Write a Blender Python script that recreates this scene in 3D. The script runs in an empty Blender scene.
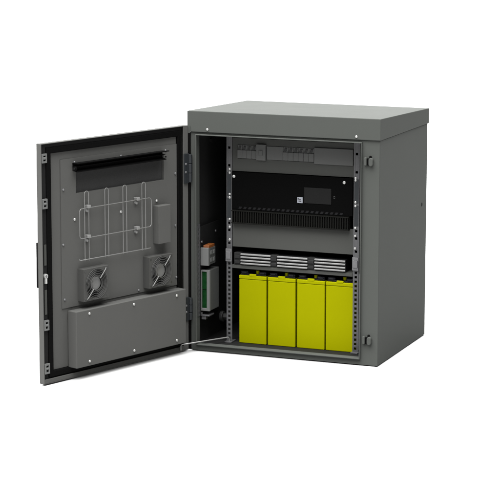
import bpy, bmesh, math, random
from mathutils import Vector, Matrix
random.seed(4)
S = bpy.context.scene
DOME_LOW, DOME_HIGH, DOME_BACK = .25, 30.0, 2.9       # studio dome radiance at the horizon, overhead and in the added back lobe
COL = S.collection

# ------------------------------------------------------------------ materials
def mat(name, col, rough=0.5, *, raw=False, metal=0.0, bump=0.0, bscale=900, var=0.0, vscale=6, spec=0.5, coat=0.0, wear=0.0):
    if not raw: col = tuple(c*.67 for c in col)
    m = bpy.data.materials.new(name); m.use_nodes = True
    nt = m.node_tree; b = nt.nodes['Principled BSDF']
    b.inputs['Base Color'].default_value = (*col, 1)
    b.inputs['Roughness'].default_value = rough
    b.inputs['Metallic'].default_value = metal
    b.inputs['Specular IOR Level'].default_value = spec
    if coat: b.inputs['Coat Weight'].default_value = coat
    tc = nt.nodes.new('ShaderNodeTexCoord')
    if bump:
        n = nt.nodes.new('ShaderNodeTexNoise'); n.inputs['Scale'].default_value = bscale
        n.inputs['Detail'].default_value = 3
        bp = nt.nodes.new('ShaderNodeBump'); bp.inputs['Strength'].default_value = bump
        bp.inputs['Distance'].default_value = 0.0006
        nt.links.new(tc.outputs['Object'], n.inputs['Vector'])
        nt.links.new(n.outputs['Fac'], bp.inputs['Height'])
        nt.links.new(bp.outputs['Normal'], b.inputs['Normal'])
    if var:
        n2 = nt.nodes.new('ShaderNodeTexNoise'); n2.inputs['Scale'].default_value = vscale
        n2.inputs['Detail'].default_value = 6; n2.inputs['Roughness'].default_value = 0.65
        nt.links.new(tc.outputs['Object'], n2.inputs['Vector'])
        mp = nt.nodes.new('ShaderNodeMapRange')
        mp.inputs['From Min'].default_value = 0.3; mp.inputs['From Max'].default_value = 0.7
        mp.inputs['To Min'].default_value = 1 - var; mp.inputs['To Max'].default_value = 1 + var
        nt.links.new(n2.outputs['Fac'], mp.inputs['Value'])
        mx = nt.nodes.new('ShaderNodeVectorMath'); mx.operation = 'SCALE'
        mx.inputs[0].default_value = col
        nt.links.new(mp.outputs['Result'], mx.inputs['Scale'])
        nt.links.new(mx.outputs['Vector'], b.inputs['Base Color'])
        mr = nt.nodes.new('ShaderNodeMapRange')
        mr.inputs['From Min'].default_value = 0.3; mr.inputs['From Max'].default_value = 0.7
        mr.inputs['To Min'].default_value = max(rough - var, .05); mr.inputs['To Max'].default_value = min(rough + var, 1)
        nt.links.new(n2.outputs['Fac'], mr.inputs['Value'])
        nt.links.new(mr.outputs['Result'], b.inputs['Roughness'])
    return m

M = {
 'paint':  mat('grey_powder_coat', (.0525, .0555, .0515), .40, bump=.12, bscale=700, var=.015, spec=.006),
 'door':   mat('grey_door_coat', (.070, .070, .067), .5, bump=.12, bscale=700, var=.015, spec=.01),
 'panel':  mat('dark_rack_panel', (.040, .041, .038), .55, bump=.1, bscale=700, var=.02, spec=.1),
 'inner':  mat('black_shade_lining', (.006, .006, .006), .8, bump=.3, bscale=300, spec=.15),  # near-black takes in the shade of the cabinet interior
 'rubber': mat('black_rubber', (.0022, .0022, .0022), .65, spec=.03),
 'channel':mat('dark_channel_grey', (.010, .010, .010), .6, spec=.05),
 'black':  mat('black_unit_coat', (.0022, .0022, .0022), .5, bump=.1, bscale=700, spec=.005),
 'grille': mat('black_grille_plastic', (.0058, .0058, .0052), .5, spec=.03),
 'screen': mat('display_glass', (.0085, .0085, .0085), .3, spec=.03),
 'zinc':   mat('zinc_plate', (.13, .13, .135), .45, metal=.5, bump=.15, bscale=250, var=.12, vscale=30),
 'dzinc':  mat('dull_zinc_rail', (.066, .066, .069), .5, metal=.4, bump=.15, bscale=250, var=.12, vscale=30),
 'screw':  mat('bright_screw', (.40, .40, .39), .28, metal=.55),
 'wire':   mat('bare_steel_wire', (.20, .20, .196), .4, metal=.5),
 'clear':  mat('pale_clip_plastic', (.15, .15, .147), .4),
 'recess': mat('dark_filter_mat', (.020, .020, .020), .85, bump=.8, bscale=260, var=.15, vscale=120, spec=.2),
 'fan':    mat('fan_housing', (.048, .048, .046), .5, spec=.1),
 'guard':  mat('fan_guard_wire', (.065, .065, .063), .45, metal=.3),
 'blade':  mat('fan_blade_plastic', (.018, .018, .018), .45),
 'spoke':  mat('bright_guard_bar', (.10, .10, .098), .4, metal=.4),
 'hub':    mat('fan_hub_label', (.10, .10, .098), .5),
 'hinge':  mat('hinge_blue_black', (.012, .014, .016), .45, spec=.2),
 'yellow': mat('yellow_battery_case', (.200, .203, .0004), .42, bump=.1, bscale=500, var=.02, vscale=9, spec=.01),
 'lid':    mat('black_battery_lid', (.004, .004, .0045), .4, spec=.1),
 'bluebk': mat('dark_terminal_cap', (.003, .0032, .006), .4, spec=.1),
 'pale':   mat('pale_grey_plastic', (.078, .080, .078), .5, var=.04),
 'modside':mat('grey_module_side', (.048, .050, .048), .5, var=.04),
 'orange': mat('orange_terminal', (.13, .035, .003), .45),
 'green':  mat('green_board', (.002, .024, .005), .5, spec=.05, var=.35, vscale=90),
 'fin':    mat('pale_fin', (.125, .125, .123), .45, var=.06, vscale=40),
 'fhouse': mat('fin_housing', (.014, .014, .014), .55, spec=.1),
 'breaker':mat('grey_breaker', (.076, .077, .075), .5, spec=.1),
 'toggle': mat('dark_toggle', (.028, .028, .028), .45, spec=.1),
 'icon':   mat('pale_badge', (.17, .18, .205), .4),
 'ground': mat('white_sweep', (.27, .27, .27), .9, raw=True, spec=.0),
}

# ------------------------------------------------------------------ mesh builder
class MB:
    def __init__(s): s.bm = bmesh.new(); s.mi = 0
    def _mark(s, n0):
        s.bm.faces.ensure_lookup_table()
        for f in s.bm.faces[n0:]: f.material_index = s.mi
    def box(s, x0, x1, y0, y1, z0, z1):
        n = len(s.bm.faces)
        v = [s.bm.verts.new((x, y, z)) for z in (z0, z1) for y in (y0, y1) for x in (x0, x1)]
        for q in ((0,2,3,1),(4,5,7,6),(0,1,5,4),(1,3,7,5),(3,2,6,7),(2,0,4,6)):
            s.bm.faces.new([v[i] for i in q])
        s._mark(n); return s
    def prism(s, pts, d, axis='x'):
        """pts: closed outline (a,b), extruded from d[0] to d[1] along axis"""
        n = len(s.bm.faces)
        def P(a, b, c):
            return {'x': (c, a, b), 'y': (a, c, b), 'z': (a, b, c)}[axis]
        r0 = [s.bm.verts.new(P(a, b, d[0])) for a, b in pts]
        r1 = [s.bm.verts.new(P(a, b, d[1])) for a, b in pts]
        k = len(pts)
        fs = [s.bm.faces.new(r0[::-1]), s.bm.faces.new(r1)]
        for i in range(k): fs.append(s.bm.faces.new((r0[i], r0[(i+1) % k], r1[(i+1) % k], r1[i])))
        bmesh.ops.recalc_face_normals(s.bm, faces=fs)
        s._mark(n); return s
    def cyl(s, c, r, h, axis='y', seg=20, r2=None, dome=0.0):
        """solid along axis starting at c, length h; optional domed end"""
        n = len(s.bm.faces)
        r2 = r if r2 is None else r2
        prof = [(0, r), (h, r2)]
        if dome:
            for k in (1, 2, 3):
                a = k * math.pi / 8
                prof.append((h + dome * math.sin(a), r2 * math.cos(a)))
        rings = []
        for t, rr in prof:
            ring = []
            for i in range(seg):
                a = 2 * math.pi * i / seg; u, w = rr * math.cos(a), rr * math.sin(a)
                o = {'x': (t, u, w), 'y': (u, t, w), 'z': (u, w, t)}[axis]
                ring.append(s.bm.verts.new((c[0]+o[0], c[1]+o[1], c[2]+o[2])))
            rings.append(ring)
        fs = [s.bm.faces.new(rings[0]), s.bm.faces.new(rings[-1])]
        for a, b in zip(rings, rings[1:]):
            for i in range(seg): fs.append(s.bm.faces.new((a[i], a[(i+1) % seg], b[(i+1) % seg], b[i])))
        bmesh.ops.recalc_face_normals(s.bm, faces=fs)
        s._mark(n); return s
    def ring(s, c, ro, ri, y0, y1, seg=40):
        """flat annulus with thickness, axis y"""
        n = len(s.bm.faces); R = []
        for (r, y) in ((ro, y0), (ro, y1), (ri, y1), (ri, y0)):
            R.append([s.bm.verts.new((c[0]+r*math.cos(2*math.pi*i/seg), c[1]+y, c[2]+r*math.sin(2*math.pi*i/seg))) for i in range(seg)])
        fs = []
        for k in range(4):
            a, b = R[k], R[(k+1) % 4]
            for i in range(seg): fs.append(s.bm.faces.new((a[i], a[(i+1) % seg], b[(i+1) % seg], b[i])))
        bmesh.ops.recalc_face_normals(s.bm, faces=fs)
        s._mark(n); return s
    def tube(s, path, r, closed=False, seg=8):
        n = len(s.bm.faces); P = [Vector(p) for p in path]; k = len(P); rings = []
        up = None
        for i, p in enumerate(P):
            if closed: t = (P[(i+1) % k] - P[i-1]).normalized()
            else: t = ((P[min(i+1, k-1)]) - P[max(i-1, 0)]).normalized()
            if up is None:
                up = Vector((0, 0, 1)) if abs(t.z) < .9 else Vector((1, 0, 0))
            a = t.cross(up)
            if a.length < 1e-4: a = t.cross(Vector((0, 1, 0)))
            a.normalize(); b = a.cross(t).normalized(); up = b
            rings.append([s.bm.verts.new(p + a*r*math.cos(2*math.pi*j/seg) + b*r*math.sin(2*math.pi*j/seg)) for j in range(seg)])
        fs = []
        pairs = list(zip(rings, rings[1:])) + ([(rings[-1], rings[0])] if closed else [])
        for a, b in pairs:
            for j in range(seg): fs.append(s.bm.faces.new((a[j], a[(j+1) % seg], b[(j+1) % seg], b[j])))
        if not closed: fs += [s.bm.faces.new(rings[0]), s.bm.faces.new(rings[-1])]
        bmesh.ops.recalc_face_normals(s.bm, faces=fs)
        s._mark(n); return s
    def frame(s, x0, x1, z0, z1, l, r, b, t, y0, y1):
        """rectangular ring in x-z as one seamless loop, widths l r b t; y0..y1 thickness"""
        n = len(s.bm.faces)
        o = ((x0, z0), (x1, z0), (x1, z1), (x0, z1)); i = ((x0+l, z0+b), (x1-r, z0+b), (x1-r, z1-t), (x0+l, z1-t))
        R = [[s.bm.verts.new((x, y, z)) for x, z in q] for q, y in ((o, y0), (o, y1), (i, y1), (i, y0))]
        fs = []
        for k in range(4):
            A, B = R[k], R[(k+1) % 4]
            for j in range(4): fs.append(s.bm.faces.new((A[j], A[(j+1) % 4], B[(j+1) % 4], B[j])))
        bmesh.ops.recalc_face_normals(s.bm, faces=fs)
        s._mark(n); return s
    def build(s, name, mats, parent=None, bevel=0.0, loc=None, rotz=None):
        me = bpy.data.meshes.new(name); s.bm.to_mesh(me); s.bm.free()
        if not isinstance(mats, (list, tuple)): mats = [mats]
        for m in mats: me.materials.append(M[m])
        if not bevel: me.shade_smooth(); me.set_sharp_from_angle(angle=math.radians(35))
        o = bpy.data.objects.new(name, me); COL.objects.link(o)
        if parent: o.parent = parent
        if loc: o.location = loc
        if rotz is not None: o.rotation_euler.z = rotz
        if bevel:
            bv = o.modifiers.new('edge', 'BEVEL'); bv.width = bevel; bv.segments = 2
            bv.limit_method = 'ANGLE'; bv.angle_limit = math.radians(40)
        return o

def rounded(x0, x1, z0, z1, r, y, n=5):
    pts = []
    for cx, cz, a0 in ((x1-r, z1-r, 0), (x0+r, z1-r, 90), (x0+r, z0+r, 180), (x1-r, z0+r, 270)):
        for i in range(n+1):
            a = math.radians(a0 + 90*i/n); pts.append((cx + r*math.cos(a), y, cz + r*math.sin(a)))
    return pts

def thing(name, label, cat, loc=(0,0,0), group=None):
    o = bpy.data.objects.new(name, None); COL.objects.link(o); o.location = loc
    o.empty_display_size = .05
    tag(o, label, cat, group); return o
def tag(o, label, cat, group=None):
    o['label'] = label; o['category'] = cat
    if group: o['group'] = group
def copy_tree(o, parent=None):
    c = o.copy(); COL.objects.link(c)
    if parent: c.parent = parent
    for ch in list(o.children): copy_tree(ch, c)
    return c

# ------------------------------------------------------------------ setting
g = bmesh.new(); bmesh.ops.create_circle(g, cap_ends=True, segments=96, radius=70)
me = bpy.data.meshes.new('ground'); g.to_mesh(me); g.free(); me.materials.append(M['ground'])
ground = bpy.data.objects.new('ground', me); COL.objects.link(ground); ground.location = (0, 0, -0.0035); ground['kind'] = 'structure'

# ------------------------------------------------------------------ cabinet
W, H, D, HH, OF, SL = .700, .856, .5547, .0742, .0079, .0194
cab = thing('equipment_cabinet', 'dark grey steel equipment cabinet with its door swung open, holding the yellow batteries', 'cabinet')
ZB = H - HH                                       # underside of the hood
OX0, OX1, OZ0, OZ1 = .0253, .6365, .0220, .7725   # door opening
m = MB()
m.box(0, .003, .0027, D, 0, ZB-.001)                  # sides
m.box(W-.003, W, .0027, D, 0, ZB-.001)
m.box(.003, W-.003, D-.003, D, 0, ZB-.001)            # back
m.box(.003, W-.003, .003, D-.003, 0, .014)            # floor pan
# front face frame (one sheet thick), butted inside the side walls
m.frame(0, W, 0, ZB-.001, OX0, W-OX1, OZ0, ZB-.001-OZ1, 0, .0025)
# returns behind the opening
m.box(OX0-.003, OX0, .0025, .026, OZ0-.003, OZ1+.003); m.box(OX1, OX1+.003, .0025, .026, OZ0-.003, OZ1+.003)
m.box(OX0, OX1, .0025, .026, OZ0-.003, OZ0); m.box(OX0, OX1, .0025, .026, OZ1, OZ1+.003)
# recessed base pads
for px in (.07, W-.15):
    for py in (.09, D-.17): m.box(px, px+.08, py, py+.08, -.0033, 0)
body = m.build('body', 'paint', cab, bevel=.0011)
m = MB(); m.box(-.0052, .0035, -.0085, -.0004, .003, ZB-.004); m.mi = 1; m.box(-.0052, .0035, -.0085, -.0064, ZB-.0038, .8030); m.build('hinge_seal', ['rubber', 'paint'], cab)
# raised gutter lip round the opening
MB().frame(OX0-.001, OX1+.002, OZ0-.002, OZ1+.002, .0035, .0035, .0035, .0035, -.011, -.0003).build('gutter_lip', 'paint', cab, bevel=.0009)
# side hatch: faint pressed outline + small hole plug
m = MB(); m.cyl((W+.0004, .4965, .4923), .0072, -.006, 'x', 20); m.build('side_plug', 'rubber', cab)
# hood: sloping rain cover
m = MB()
y0, y1 = -.0060, D+.0050
m.prism([(y0, ZB), (y1, ZB-.0), (y1, H-SL), (y0, H)], (-OF, W+.0042), 'x')
hood = m.build('hood', 'paint', cab, bevel=.0022)
for x, z in ((.0691, .7925), (.6181, .7925)):
    m = MB(); m.cyl((x, -.0060, z), .0046, -.0016, 'y', 18, dome=-.0022); m.build('screw', 'screw', hood)
# added interior liner, its black stands in for the shade inside
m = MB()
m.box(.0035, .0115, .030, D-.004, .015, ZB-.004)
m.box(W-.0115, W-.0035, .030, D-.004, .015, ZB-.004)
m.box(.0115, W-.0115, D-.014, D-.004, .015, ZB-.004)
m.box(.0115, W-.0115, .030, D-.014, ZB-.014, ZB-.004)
m.build('shade_lining', 'inner', cab)
MB().box(.0115, W-.0115, .027, D-.015, .0145, .0175).build('floor_tray', 'channel', cab)

# keeper latches on the right jamb
for z0 in (.694, .0735):
    m = MB()
    def tab(x0, x1, zz0, zz1, d):
        pts = []
        r = (x1-x0)/2
        for i in range(9):
            a = math.pi*i/8; pts.append((x0+r + r*math.cos(a), zz1-r + r*math.sin(a)))
        for i in range(9):
            a = math.pi + math.pi*i/8; pts.append((x0+r + r*math.cos(a), zz0+r + r*math.sin(a)))
        m.prism(pts, (-d, -.0002), 'y')
    tab(.6470, .6560, z0+.001, z0+.030, .012)
    tab(.6640, .6790, z0, z0+.0285, .014)
    k = m.build('door_keeper', 'paint', cab, bevel=.0022)
    m = MB(); m.box(.6560, .6640, -.005, -.0003, z0+.002, z0+.026); m.cyl((.668, -.0003, z0+.031), .0042, -.006, 'y', 14)
    m.build('keeper_pin', 'rubber', k)

# rack rails with square punched holes
RY = .090
def rail(x0, x1, zlo, zhi, flange_x, name):
    m = MB(); hw = .0052; cx = (x0+x1)/2; pitch = .015875
    prev = zlo; hw = .0043
    zs = [zlo + .011 + i*pitch for i in range(18)] + [.378, .4245, .4505, .492, .505, .577, .590, .6565, .720]
    m.box(x0, cx-hw, RY, RY+.002, zlo, zhi); m.box(cx+hw, x1, RY, RY+.002, zlo, zhi)
    for zc in zs:
        m.box(cx-hw, cx+hw, RY, RY+.002, prev, zc-hw); prev = zc+hw
    m.box(cx-hw, cx+hw, RY, RY+.002, prev, zhi)
    m.box(flange_x, flange_x+.002, RY+.002, RY+.05, zlo, zhi)
    m.box(x0-.001, x1+.004, RY-.018, RY+.03, zlo-.004, zlo)          # foot
    return m.build(name, 'dzinc', cab, bevel=.0004)
rl = rail(.1017, .1229, .0225, .765, .1017, 'rack_rail')
rr = rail(.5772, .5985, .0225, .765, .5965, 'rack_rail')
m = MB(); m.box(.6000, .6120, RY+.001, RY+.004, .030, .30)
for i in range(3): m.box(.6045, .6075, RY-.0005, RY+.001, .045+i*.09, .085+i*.09)
m.build('edge_strip', 'zinc', rr)
for r_, x, zs in ((rl, .1145, (.6436, .6304, .5541, .5416, .4644, .4363, .3905)), (rr, .5848, (.6366, .6285, .5517, .5387, .4615, .4334, .3892))):
    for z in zs:
        m = MB(); m.cyl((x, RY-.0002, z), .0044, -.0018, 'y', 16, dome=-.0018); m.build('screw', 'screw', r_)
for r_, x0 in ((rl, .1003), (rr, .5760)):
    m = MB(); m.box(x0, x0+.0235, RY-.006, RY-.0005, .312, .358); m.box(x0+.003, x0+.0205, RY-.010, RY-.006, .322, .348)
    m.build('rail_clip', 'zinc', r_, bevel=.001)
# added dark strips that put shade on the upper rails, behind the unit screws
for r_, x0 in ((rl, .1030), (rr, .5785)):
    m = MB(); m.box(x0+.0015, x0+.017, RY-.0012, RY-.0004, .552-.004, .632); m.box(x0+.0015, x0+.017, RY-.0012, RY-.0004, .468, .540)
    m.build('rail_shade_strip', 'hinge', r_)

# header panel with breaker window
HX0, HX1, HZ0, HZ1 = .1235, .5765, .6375, .7560
BX0, BX1, BZ0, BZ1 = .1434, .4312, .6830, .7322
m = MB(); m.frame(HX0, HX1, HZ0, HZ1, BX0-HX0, HX1-BX1, BZ0-HZ0, HZ1-BZ1, RY+.003, RY+.006)
hp = m.build('header_panel', 'panel', cab, bevel=.0006)
MB().box(.2536, .3148, RY+.001, RY+.03, .6838, .7314).build('blanking_cover', 'breaker', hp, bevel=.001)
MB().box(.4316, .5750, RY-.003, RY+.0028, .6780, .7355).build('blanking_cover', 'breaker', hp, bevel=.0014)
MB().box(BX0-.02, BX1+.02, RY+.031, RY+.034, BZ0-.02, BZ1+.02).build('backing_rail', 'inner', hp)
# plain filler panel below the power unit
MB().box(.1235, .5765, RY+.004, RY+.0065, .3660, .4560).build('blank_panel', 'panel', cab, bevel=.0006)
# battery shelf above the yellow batteries
m = MB(); m.box(.1232, .5768, RY-.002, RY+.26, .2990, .3010); m.box(.1232, .5768, RY-.002, RY, .2890, .2990)
m.build('shelf', 'panel', cab, bevel=.0006)

# perforated strip and mounting plate on the left wall
m = MB(); y0, y1 = .0035, .0250; hw = .0046; cy = (y0+y1)/2; prev = .120
X0, X1 = .0258, .0276
m.box(X0, X1, y0, cy-hw, .120, .452); m.box(X0, X1, cy+hw, y1, .120, .452)
for i in range(20):
    zc = .131 + i*.015875
    m.box(X0, X1, cy-hw, cy+hw, prev, zc-hw); prev = zc+hw
m.box(X0, X1, cy-hw, cy+hw, prev, .452)
m.build('perforated_strip', 'dzinc', cab, bevel=.0004)
m = MB(); m.box(.0260, .0280, .0285, .194, .120, .4405); 
mp = m.build('mounting_plate', 'channel', cab, bevel=.0005)
for y, z in ((.037, .385), (.165, .405), (.037, .126), (.12, .128)):
    m = MB(); m.cyl((.028, y, z), .0045, .0022, 'x', 14, dome=.0015); m.build('screw', 'dzinc', mp)
m = MB(); m.cyl((.0115, .255, .072), .020, .012, 'x', 24); m.cyl((.0235, .255, .072), .014, .022, 'x', 6); m.build('cable_gland', 'modside', cab, bevel=.002)
m = MB(); m.cyl((.0115, .16, .735), .006, .006, 'x', 16); m.build('wall_stud', 'channel', cab)

# ------------------------------------------------------------------ door (part), local x = hinge -> free edge, y = towards the inside, z up
TH, HY = .33924, .0010
phi = math.atan2(-math.cos(TH), -math.sin(TH))
DW, DZ0, DZ1, S0 = .7140, .0015, .8048, .0095
m = MB()
m.box(S0, DW, -.0225, -.0205, DZ0, DZ1)                               # outer skin
m.box(DW-.0022, DW, -.0205, 0, DZ0, DZ1)                              # free edge
m.box(S0, S0+.002, -.0205, 0, DZ0, DZ1)                               # hinge edge
m.box(S0+.002, DW-.0022, -.0205, 0, DZ1-.002, DZ1)                    # top
m.box(S0+.002, DW-.0022, -.0205, 0, DZ0, DZ0+.002)                    # bottom
m.box(S0+.002, .034, -.0022, 0, DZ0+.002, DZ1-.002)                   # hinge-side return flange
m.box(.034, DW-.0022, -.0022, 0, DZ0+.002, .0175)                    # bottom return flange
door = m.build('door', 'door', cab, bevel=.0009, loc=(0, -HY, 0), rotz=phi)
m = MB(); m.frame(.0345, DW-.0025, DZ0+.0025, DZ1-.0025, .002, .024, .016, .012, -.0200, -.0080); m.build('edge_channel', 'channel', door)  # shade in the edge channel is put into its dark colour
m = MB(); m.frame(.0370, .6872, .0190, .7900, .021, .021, .022, .021, -.0200, -.0035); m.build('gasket', 'rubber', door, bevel=.003)
m = MB()
# inner skin, open where the vent recess sits
RX0, RX1, RZ0, RZ1 = .1232, .5482, .6235, .7130
m.frame(.0585, .6655, .0415, .7685, RX0-.0585, .6655-RX1, RZ0-.0415, .7685-RZ1, -.0200, -.0125)
m.build('inner_skin', 'door', door)
m = MB(); m.frame(.0520, .6185, .2415, .7430, RX0-.0520, .6185-RX1, RZ0-.2415, .7430-RZ1, -.0122, -.0095)
plate = m.build('mounting_plate', 'door', door, bevel=.0006)
m = MB(); m.box(RX0, RX1, -.0203, -.0185, RZ0, RZ1); m.build('vent_filter', 'recess', door)
# black two-lipped rail across the vent
m = MB()
m.prism([(-.0093, .7270), (.0185, .7285), (.0185, .7255), (-.0060, .7235), (-.0060, .7165), (.0080, .7165), (.0080, .7140), (-.0060, .7140), (-.0060, .7040),
         (.0130, .7000), (.0130, .6972), (-.0093, .7010)], (.1330, .5640), 'x')
m.box(.1240, .1330, .010, .0185, .7255, .7285); m.box(.1290, .1330, .004, .010, .7040, .7080)
m.cyl((.5640, .006, .7090), .0075, .007, 'x', 16)
m.build('vent_rail', 'rubber', door, bevel=.0005)
m = MB(); m.cyl((.5712, .006, .7090), .0050, .0022, 'x', 14); m.build('rail_cap', 'channel', door)
# plate screws
for s_, z in ((.555, .7585-.030), (.3347, .728), (.1149, .7255), (.0659, .6393), (.6076, .642), (.5574, .5367), (.3375, .5361), (.1609, .5537), (.0671, .4551), (.611, .4575), (.6075, .2715), (.2534, .2509), (.0633, .2697)):
    big = z in (.5367, .5361, .5537)
    m = MB(); m.cyl((s_, -.0095, z), .0050 if big else .0042, .0018, 'y', 16, dome=.0022); m.build('screw', 'screw' if big else 'zinc', door)
# wire document holder
wr = .0013
m = MB()
for a, b in ((.5220, .5025), (.4262, .4095), (.3396, .3220), (.2468, .2290)):
    r = abs(a-b)/2; c = (a+b)/2
    path = [(a, .003, .392)] + [(c + r*math.cos(t*math.pi/8), .003, .6285 - r + r*math.sin(t*math.pi/8)) for t in range(9)] + [(b, .003, .392)]
    m.tube(path, wr)
m.tube([(.5478, .0012, .3995), (.5440, .006, .3975), (.2100, .006, .3955), (.2056, .0012, .3960)], wr*1.15)
m.tube(rounded(.2030, .5478, .4705, .5715, .011, .0055), wr, closed=True)
m.build('wire_document_holder', 'wire', door)
for s_, z in ((.5045, .5740), (.5055, .4730), (.2680, .5725), (.2690, .4715)):
    m = MB(); m.box(s_-.0075, s_+.0075, -.0093, .0085, z-.004, z+.0065); m.mi = 1
    m.cyl((s_, -.0093, z-.0120), .0065, .008, 'y', 16, dome=.003)
    m.build('wire_clip', ['clear', 'clear'], door, bevel=.0012)
# small junction box
MB().box(.1185, .1790, -.0093, .0180, .4060, .5390).build('junction_box', 'door', door, bevel=.0012)
# long cover box at the bottom
m = MB(); m.box(.0560, .5940, -.0093, .0310, .0390, .2320)
cov = m.build('cover_box', 'door', door, bevel=.0016)
for s_, z in ((.5330, .2185), (.3192, .2172), (.1040, .2150), (.5340, .0550), (.3192, .0550), (.1045, .0550)):
    m = MB(); m.cyl((s_, .0310, z), .0047, .0018, 'y', 16, dome=.0022); m.build('screw', 'screw', door)
# two axial fans
def fan(cx, cz):
    w, h = .0595, .0545
    m = MB()
    yb, yf = -.0093, .0205
    n = 40; ro = .0505
    # housing: square with round bore
    def sq(a):
        c, s_ = math.cos(a), math.sin(a); k = min(w/abs(c) if abs(c) > 1e-6 else 9, h/abs(s_) if abs(s_) > 1e-6 else 9); return (c*k, s_*k)
    nb = len(m.bm.faces)
    A = [2*math.pi*i/n + math.pi/n for i in range(n)]
    A = sorted(A + [math.atan2(h, w), math.pi-math.atan2(h, w), math.pi+math.atan2(h, w), 2*math.pi-math.atan2(h, w)]); n = len(A)
    out0 = [m.bm.verts.new((cx+sq(a)[0], yb, cz+sq(a)[1])) for a in A]; out1 = [m.bm.verts.new((cx+sq(a)[0], yf, cz+sq(a)[1])) for a in A]
    in1 = [m.bm.verts.new((cx+ro*math.cos(a), yf, cz+ro*math.sin(a))) for a in A]; in0 = [m.bm.verts.new((cx+ro*math.cos(a)*.97, yb, cz+ro*math.sin(a)*.97)) for a in A]
    fs = []
    for i in range(n):
        j = (i+1) % n
        for q in ((out0[i], out0[j], out1[j], out1[i]), (out1[i], out1[j], in1[j], in1[i]), (in1[i], in1[j], in0[j], in0[i])): fs.append(m.bm.faces.new(q))
    bmesh.ops.recalc_face_normals(m.bm, faces=fs)
    for f in fs: f.material_index = 0
    # corner holes
    m.mi = 2
    for sx in (-1, 1):
        for sz in (-1, 1): m.cyl((cx+sx*.0515, yf-.004, cz+sz*.0465), .0040, .0046, 'y', 12)
    # blades and motor
    m.mi = 2
    for k in range(7):
        a0 = 2*math.pi*k/7; nb = len(m.bm.faces); P = []
        for rr, sw in ((.020, 0), (.034, .16), (.049, .38)):
            for (da, yy) in ((0, .000), (.62, .011)):
                a = a0 + da + sw; P.append(m.bm.verts.new((cx+rr*math.cos(a), yy, cz+rr*math.sin(a))))
        for q in ((0, 2, 3, 1), (2, 4, 5, 3)): m.bm.faces.new([P[i] for i in q]).material_index = 2
    m.mi = 3; m.cyl((cx, -.005, cz), .0225, .0215, 'y', 32)
    # guard: rings and the two diagonal spokes
    m.mi = 1
    for rr in (.0285, .0345, .0405, .0465, .0515):
        pts = [(cx+rr*math.cos(2*math.pi*i/36), yf+.0025, cz+rr*math.sin(2*math.pi*i/36)) for i in range(36)]
        m.tube(pts, .00075, closed=True, seg=6)
    m.ring((cx, yf+.0015, cz), .0240, .0225, 0, .0022)
    for ang, big in ((133, 1),):
        a = math.radians(ang)
        for sg in (1, -1):
            x, z = math.cos(a)*sg, math.sin(a)*sg
            m.mi = 4; m.tube([(cx+x*.0230, yf+.0032, cz+z*.0230), (cx+x*.060, yf+.0032, cz+z*.060), (cx+x*.066, yf+.0012, cz+z*.066)], .0019 if big else .0008, seg=8)
    return m.build('cooling_fan', ['fan', 'guard', 'blade', 'hub', 'spoke'], door)
fan(.4870, .3130); fan(.1710, .3115)
# latch brackets down the free edge
for z0, z1 in ((.741, .7715), (.5895, .6225), (.1825, .2170), (.0355, .0700)):
    m = MB(); m.frame(.6880, .7105, z0, z1, .005, .0065, .006, .006, -.0078, .0008); m.mi = 1
    m.box(.6930, .7040, -.0078, -.0040, z0+.006, z1-.006)
    m.mi = 0; m.cyl((.6930, -.0028, (z0+z1)/2), .0045, .011, 'x', 12)
    m.build('latch_bracket', ['pale', 'rubber'], door, bevel=.0007)
# lock cylinder and locking bar
m = MB(); m.cyl((.6985, -.0078, .3650), .0080, .0086, 'y', 24); m.box(.6945, .7025, -.0078, .0008, .3400, .3600); m.mi = 1
m.cyl((.6985, .0008, .3650), .0045, .0012, 'y', 16); m.build('lock_cylinder', ['screw', 'zinc'], door, bevel=.0006)
for q in ((.400, .470), (.235, .318)): MB().box(.6915, .7015, -.0078, -.0045, *q).build('locking_bar', 'panel', door, bevel=.0008)
MB().box(.625, .7095, -.0365, -.0227, .3225, .4750).build('door_handle', 'rubber', door, bevel=.003)
# hinges
for z0, z1 in ((.6010, .7060), (.1080, .1930)):
    m = MB(); m.box(.0105, .0330, .0002, .0062, z0, z1)
    zm = (z0+z1)/2
    for q in (-1, 0, 1): m.cyl((.0075, .0075, zm + q*(z1-z0)*.32 - (z1-z0)*.15), .0070, (z1-z0)*.30, 'z', 16)
    m.box(-.012, .0035, .0030, .0075, z0+.012, z1-.006)
    hg = m.build('hinge', 'hinge', door, bevel=.0014)
    for q in (-.10, .13):
        m = MB(); m.cyl((.0270, .0062, zm + q*(z1-z0)*1.2), .0040, .0012, 'y', 14, dome=.0012); m.build('screw', 'zinc', door)

# door stay rod, from the door's lower hinge side to the left rail foot
ct, st = math.cos(phi), math.sin(phi)
def dw(s_, off, z): return (s_*ct - off*st, -HY + s_*st + off*ct, z)
a = Vector(dw(.0574, .006, .0270)); b = Vector((.1155, RY-.010, .0375))
path = [tuple(a + Vector((0, 0, -.020))), tuple(a + Vector((0, 0, -.006))), tuple(a + (b-a)*.008 + Vector((0,0,-.0012))), tuple(a + (b-a)*.02)]
path += [tuple(a + (b-a)*.97), tuple(a + (b-a)*.99 + Vector((0,0,-.0012))), tuple(b + Vector((0, 0, -.006))), tuple(b + Vector((0, 0, -.021)))]
MB().tube(path, .0026, seg=10).build('door_stay', 'wire', cab)

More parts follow.
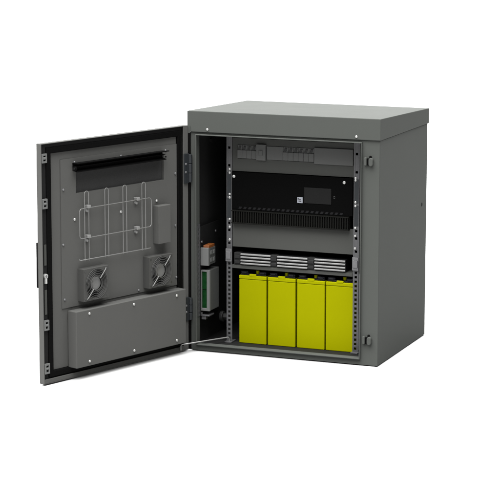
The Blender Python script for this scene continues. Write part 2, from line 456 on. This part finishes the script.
# ------------------------------------------------------------------ black power unit in the rack
un = thing('power_unit', 'black rack-mounted power unit with small dark display and ribbed grille beneath', 'power unit', (.35, RY, .4515))
def rel(o, ox, oy, oz):
    o.location = (-ox, -oy, -oz); return o
U = (.35, RY, .4515)
m = MB(); m.box(.1245, .5755, RY-.0065, RY-.0030, .5025, .6355); up = rel(m.build('front_panel', 'black', un, bevel=.0008), *U)
m = MB(); m.box(.1350, .5650, RY+.0070, RY+.33, .4600, .6330); rel(m.build('casing', 'black', un), *U)
m = MB()
m.box(.1250, .5640, RY-.004, RY+.0068, .4515, .5022)
n = 50
for i in range(n):
    x = .1290 + i*(.5600-.1290)/(n-1)
    m.box(x-.0021, x+.0021, RY-.0125, RY-.004, .4560, .4960)
m.box(.1250, .5640, RY-.0135, RY-.004, .4515, .4560); m.box(.1250, .5640, RY-.0135, RY-.004, .4960, .4990)
rel(m.build('ventilation_grille', 'grille', un, bevel=.0005), *U)
m = MB()
for i in range(22):
    x = .150 + i*.0180
    m.prism([(x, .5045), (x+.010, .5045), (x+.0145, .5125), (x+.0045, .5125)], (RY-.0072, RY-.0066), 'y')
rel(m.build('vent_slots', 'lid', un), *U)
MB()
disp = rel(MB().box(.3980, .4980, RY-.0085, RY-.0066, .5390, .5945).build('display', 'screen', un, bevel=.0008), *U)
m = MB(); m.box(.3722, .3922, RY-.0080, RY-.0066, .5385, .5590); m.mi = 1
m.box(.3770, .3875, RY-.0085, RY-.0081, .5440, .5470); m.box(.3745, .3775, RY-.0085, RY-.0081, .5500, .5560); m.box(.3800, .3850, RY-.0085, RY-.0081, .5505, .5530)
rel(m.build('badge', ['icon', 'screen'], un), *U)
m = MB(); m.cyl((.5092, RY-.0066, .5670), .0032, -.0014, 'y', 14); m.cyl((.5092, RY-.0066, .5640), .0032, -.0014, 'y', 14); rel(m.build('button', 'toggle', un), *U)
for x in (.1333, .5454):
    m = MB(); m.cyl((x, RY-.0066, .6192), .0058, -.0018, 'y', 18, dome=-.003); rel(m.build('screw', 'screw', un), *U)

# ------------------------------------------------------------------ breakers in the header window
def make_breaker(w):
    t = thing('circuit_breaker', '', 'circuit breaker', (0,0,0), 'slim grey breakers in the header window')
    m = MB(); m.box(.0003, w-.0003, -.002, .028, .0008, .0300); m.box(.0003, w-.0003, .0015, .028, .0300, .0478)
    m.build('breaker_body', 'breaker', t, bevel=.0008)
    m = MB(); m.prism([(.0025, .0310), (w*.55, .0310), (w-.003, .0440), (w*.38, .0440)], (-.0015, .0012), 'y'); m.build('toggle', 'toggle', t, bevel=.0006)
    return t
nth = ['leftmost', 'second', 'third', 'fourth', 'fifth', 'sixth']
br = None
for row, (x0, n, pw) in enumerate(((.1439, 4, .0178), (.3154, 6, .0192))):
    for i in range(n):
        if br is None: br = o = make_breaker(pw)
        else: o = copy_tree(br)
        o.location = (x0 + i*pw, RY, .6836); o.scale.x = pw/.0178
        if row == 0:
            o['label'] = ['leftmost slim grey breaker in the header window, next to the left rail', 'second slim grey breaker from the left end of the header window',
                          'third slim grey breaker from the left end of the header window', 'slim grey breaker touching the left side of the raised main switch'][i]
        else:
            o['label'] = ['leftmost breaker of the right-hand row of six, beside the plain cover', 'second breaker from the left in the right-hand row of six',
                          'third breaker from the left in the right-hand row of six', 'fourth breaker from the left in the right-hand row of six',
                          'fifth breaker from the left in the right-hand row of six', 'last breaker of the right-hand row, touching the wide blank cover'][i]
ms = thing('main_switch', 'raised grey block standing proud and taller among the breakers', 'main switch', (.2160, RY, .6808))
MB().box(.0003, .0362, -.007, .028, 0, .0568).build('switch_body', 'breaker', ms, bevel=.0014)
MB().box(.0110, .0255, -.0095, -.0072, .018, .036).build('switch_lever', 'breaker', ms, bevel=.001)

# ------------------------------------------------------------------ finned modules on the shelf
def make_module():
    t = thing('finned_module', '', 'module', (0,0,0), 'finned modules on the shelf')
    m = MB(); m.box(-.0265, -.0015, .001, .12, .0005, .0440); m.box(-.0245, -.0035, -.003, .001, .006, .016); m.box(-.0245, -.0035, -.003, .001, .024, .036)
    m.build('connector_block', 'fhouse', t, bevel=.001)
    m = MB(); m.box(0, .1140, .002, .15, .0005, .0440); m.build('housing', 'lid', t, bevel=.001)
    for z in (.0045, .0150, .0270, .0375):
        m = MB(); m.prism([(-.006, z+.0003), (-.006, z+.0042), (-.0045, z+.0054), (.0016, z+.0054), (.0016, z-.0004), (-.0045, z-.0004)], (.0005, .1140), 'x')
        m.build('fin', 'fin', t, bevel=.0007)
    return t
mod = make_module()
for i, (x, l) in enumerate(((.1574, 'stack of pale horizontal fins on the shelf above the leftmost battery'), (.2962, 'middle one of three pale-finned modules on the shelf'),
                            (.4360, 'stack of pale horizontal fins next to the right rack rail'))):
    o = mod if i == 0 else copy_tree(mod)
    o.location = (x, RY-.001, .3012); o['label'] = l

# ------------------------------------------------------------------ yellow batteries
def make_battery():
    t = thing('battery', '', 'battery', (0,0,0), 'yellow batteries in the rack')
    w, d, h = .1036, .36, .2460
    m = MB(); m.box(-w/2, w/2, 0, d, 0, h-.0135); m.box(-w/2-.0007, w/2+.0007, -.0010, d+.001, h-.0130, h)
    m.box(-.013, .013, -.0016, .006, h-.004, h+.0062)
    m.build('case', 'yellow', t, bevel=.0022)
    m = MB(); m.box(-w/2+.003, w/2-.003, .006, d-.004, h+.0001, h+.0060); m.build('lid', 'lid', t, bevel=.001)
    for x in (-.034, .034):
        m = MB(); m.box(x-.014, x+.014, .0075, .045, h+.0062, h+.0145); m.box(x-.010, x+.010, .003, .0075, h+.0065, h+.0125); m.build('terminal_cover', 'bluebk', t, bevel=.002)
    m = MB(); m.cyl((.012, .020, h+.0061), .0065, .0115, 'z', 16); m.build('vent_cap', 'yellow', t, bevel=.001)
    return t
bat = make_battery()
for i, (x, l) in enumerate(((.2010, 'leftmost yellow battery, standing beside the left rack rail'), (.3108, 'second yellow battery from the left rail'),
                            (.4208, 'second yellow battery from the right rail'), (.5290, 'rightmost yellow battery, standing against the right rack rail'))):
    o = bat if i == 0 else copy_tree(bat)
    o.location = (x, RY+.003, .0180); o['label'] = l

# ------------------------------------------------------------------ modules on the left wall
rm = thing('relay_module', 'small pale grey module with an orange top on the left wall', 'relay', (.0282, .025, .302))
MB().box(0, .0310, 0, .010, 0, .0640).build('front_plate', 'pale', rm, bevel=.0012)
MB().box(0, .0305, .010, .066, .002, .0620).build('relay_body', 'modside', rm, bevel=.0012)
MB().box(.0080, .0295, .008, .060, .0625, .0720).build('terminal_strip', 'orange', rm, bevel=.001)
m = MB()
for k in range(4): m.box(.0306, .0335, .018 + (k % 2)*.022, .032 + (k % 2)*.022, .012+(k//2)*.026, .026+(k//2)*.026)
m.build('side_terminal', 'pale', rm, bevel=.001)
cb = thing('control_module', 'tall pale framed module with a green circuit board on the left wall', 'control module', (.0282, .030, .137))
m = MB(); m.frame(0, .0330, 0, .148, .0030, .0115, .010, .006, 0, .012); m.build('front_frame', 'pale', cb, bevel=.001)
MB().box(.001, .0325, .0125, .088, .001, .147).build('housing', 'modside', cb, bevel=.001)
m = MB(); m.box(.0034, .0210, .004, .012, .0104, .0745); m.box(.0034, .0210, .004, .012, .0775, .1415); m.build('circuit_board', 'green', cb)
br2 = MB(); br2.box(.0282, .060, .030, .075, .118, .1230); br2.box(.0282, .045, .034, .050, .105, .118)
lb = br2.build('module_bracket', 'dzinc', cab, bevel=.001)

# ------------------------------------------------------------------ camera
cd = bpy.data.cameras.new('camera'); cam = bpy.data.objects.new('camera', cd); COL.objects.link(cam)
cam.location = (2.88394, -6.69924, 1.65888)
cam.rotation_euler = (math.pi/2 - .16196, 0, .38447)
cd.sensor_width = 36; cd.lens = 2091.91/500*36
cd.shift_x = 14.319/500; cd.shift_y = -30.015/500
cd.clip_end = 500
S.camera = cam

# ------------------------------------------------------------------ light: white studio dome, brightest overhead and towards the front
w = bpy.data.worlds.new('World'); S.world = w; w.use_nodes = True
nt = w.node_tree; bg = nt.nodes['Background']
tc = nt.nodes.new('ShaderNodeTexCoord'); dt = nt.nodes.new('ShaderNodeVectorMath'); dt.operation = 'DOT_PRODUCT'
dt.inputs[1].default_value = tuple(Vector((-.09, -.25, .97)).normalized())
nt.links.new(tc.outputs['Generated'], dt.inputs[0])
mr = nt.nodes.new('ShaderNodeMapRange'); mr.inputs['From Min'].default_value = 0.5; mr.inputs['From Max'].default_value = 1.0
mr.inputs['To Min'].default_value = 0; mr.inputs['To Max'].default_value = 1
pw = nt.nodes.new('ShaderNodeMath'); pw.operation = 'POWER'; pw.inputs[1].default_value = 2
ma = nt.nodes.new('ShaderNodeMath'); ma.operation = 'MULTIPLY_ADD'; ma.inputs[1].default_value = DOME_HIGH; ma.inputs[2].default_value = DOME_LOW
nt.links.new(dt.outputs['Value'], mr.inputs['Value']); nt.links.new(mr.outputs['Result'], pw.inputs[0])
nt.links.new(pw.outputs[0], ma.inputs[0])
d2 = nt.nodes.new('ShaderNodeVectorMath'); d2.operation = 'DOT_PRODUCT'          # added lobe low behind the cabinet, brightens the hood top
d2.inputs[1].default_value = tuple(Vector((-.42, .88, .24)).normalized()); nt.links.new(tc.outputs['Generated'], d2.inputs[0])
m2 = nt.nodes.new('ShaderNodeMapRange'); m2.interpolation_type = 'SMOOTHSTEP'
m2.inputs['From Min'].default_value = .80; m2.inputs['From Max'].default_value = .97; m2.inputs['To Max'].default_value = DOME_BACK
nt.links.new(d2.outputs['Value'], m2.inputs['Value'])
ad = nt.nodes.new('ShaderNodeMath'); ad.operation = 'ADD'
nt.links.new(ma.outputs[0], ad.inputs[0]); nt.links.new(m2.outputs['Result'], ad.inputs[1]); nt.links.new(ad.outputs[0], bg.inputs['Strength'])
bg.inputs['Color'].default_value = (1, 1, .995, 1)
S.view_settings.view_transform = 'Standard'; S.view_settings.look = 'None'
S.view_settings.exposure = 0; S.view_settings.gamma = 1
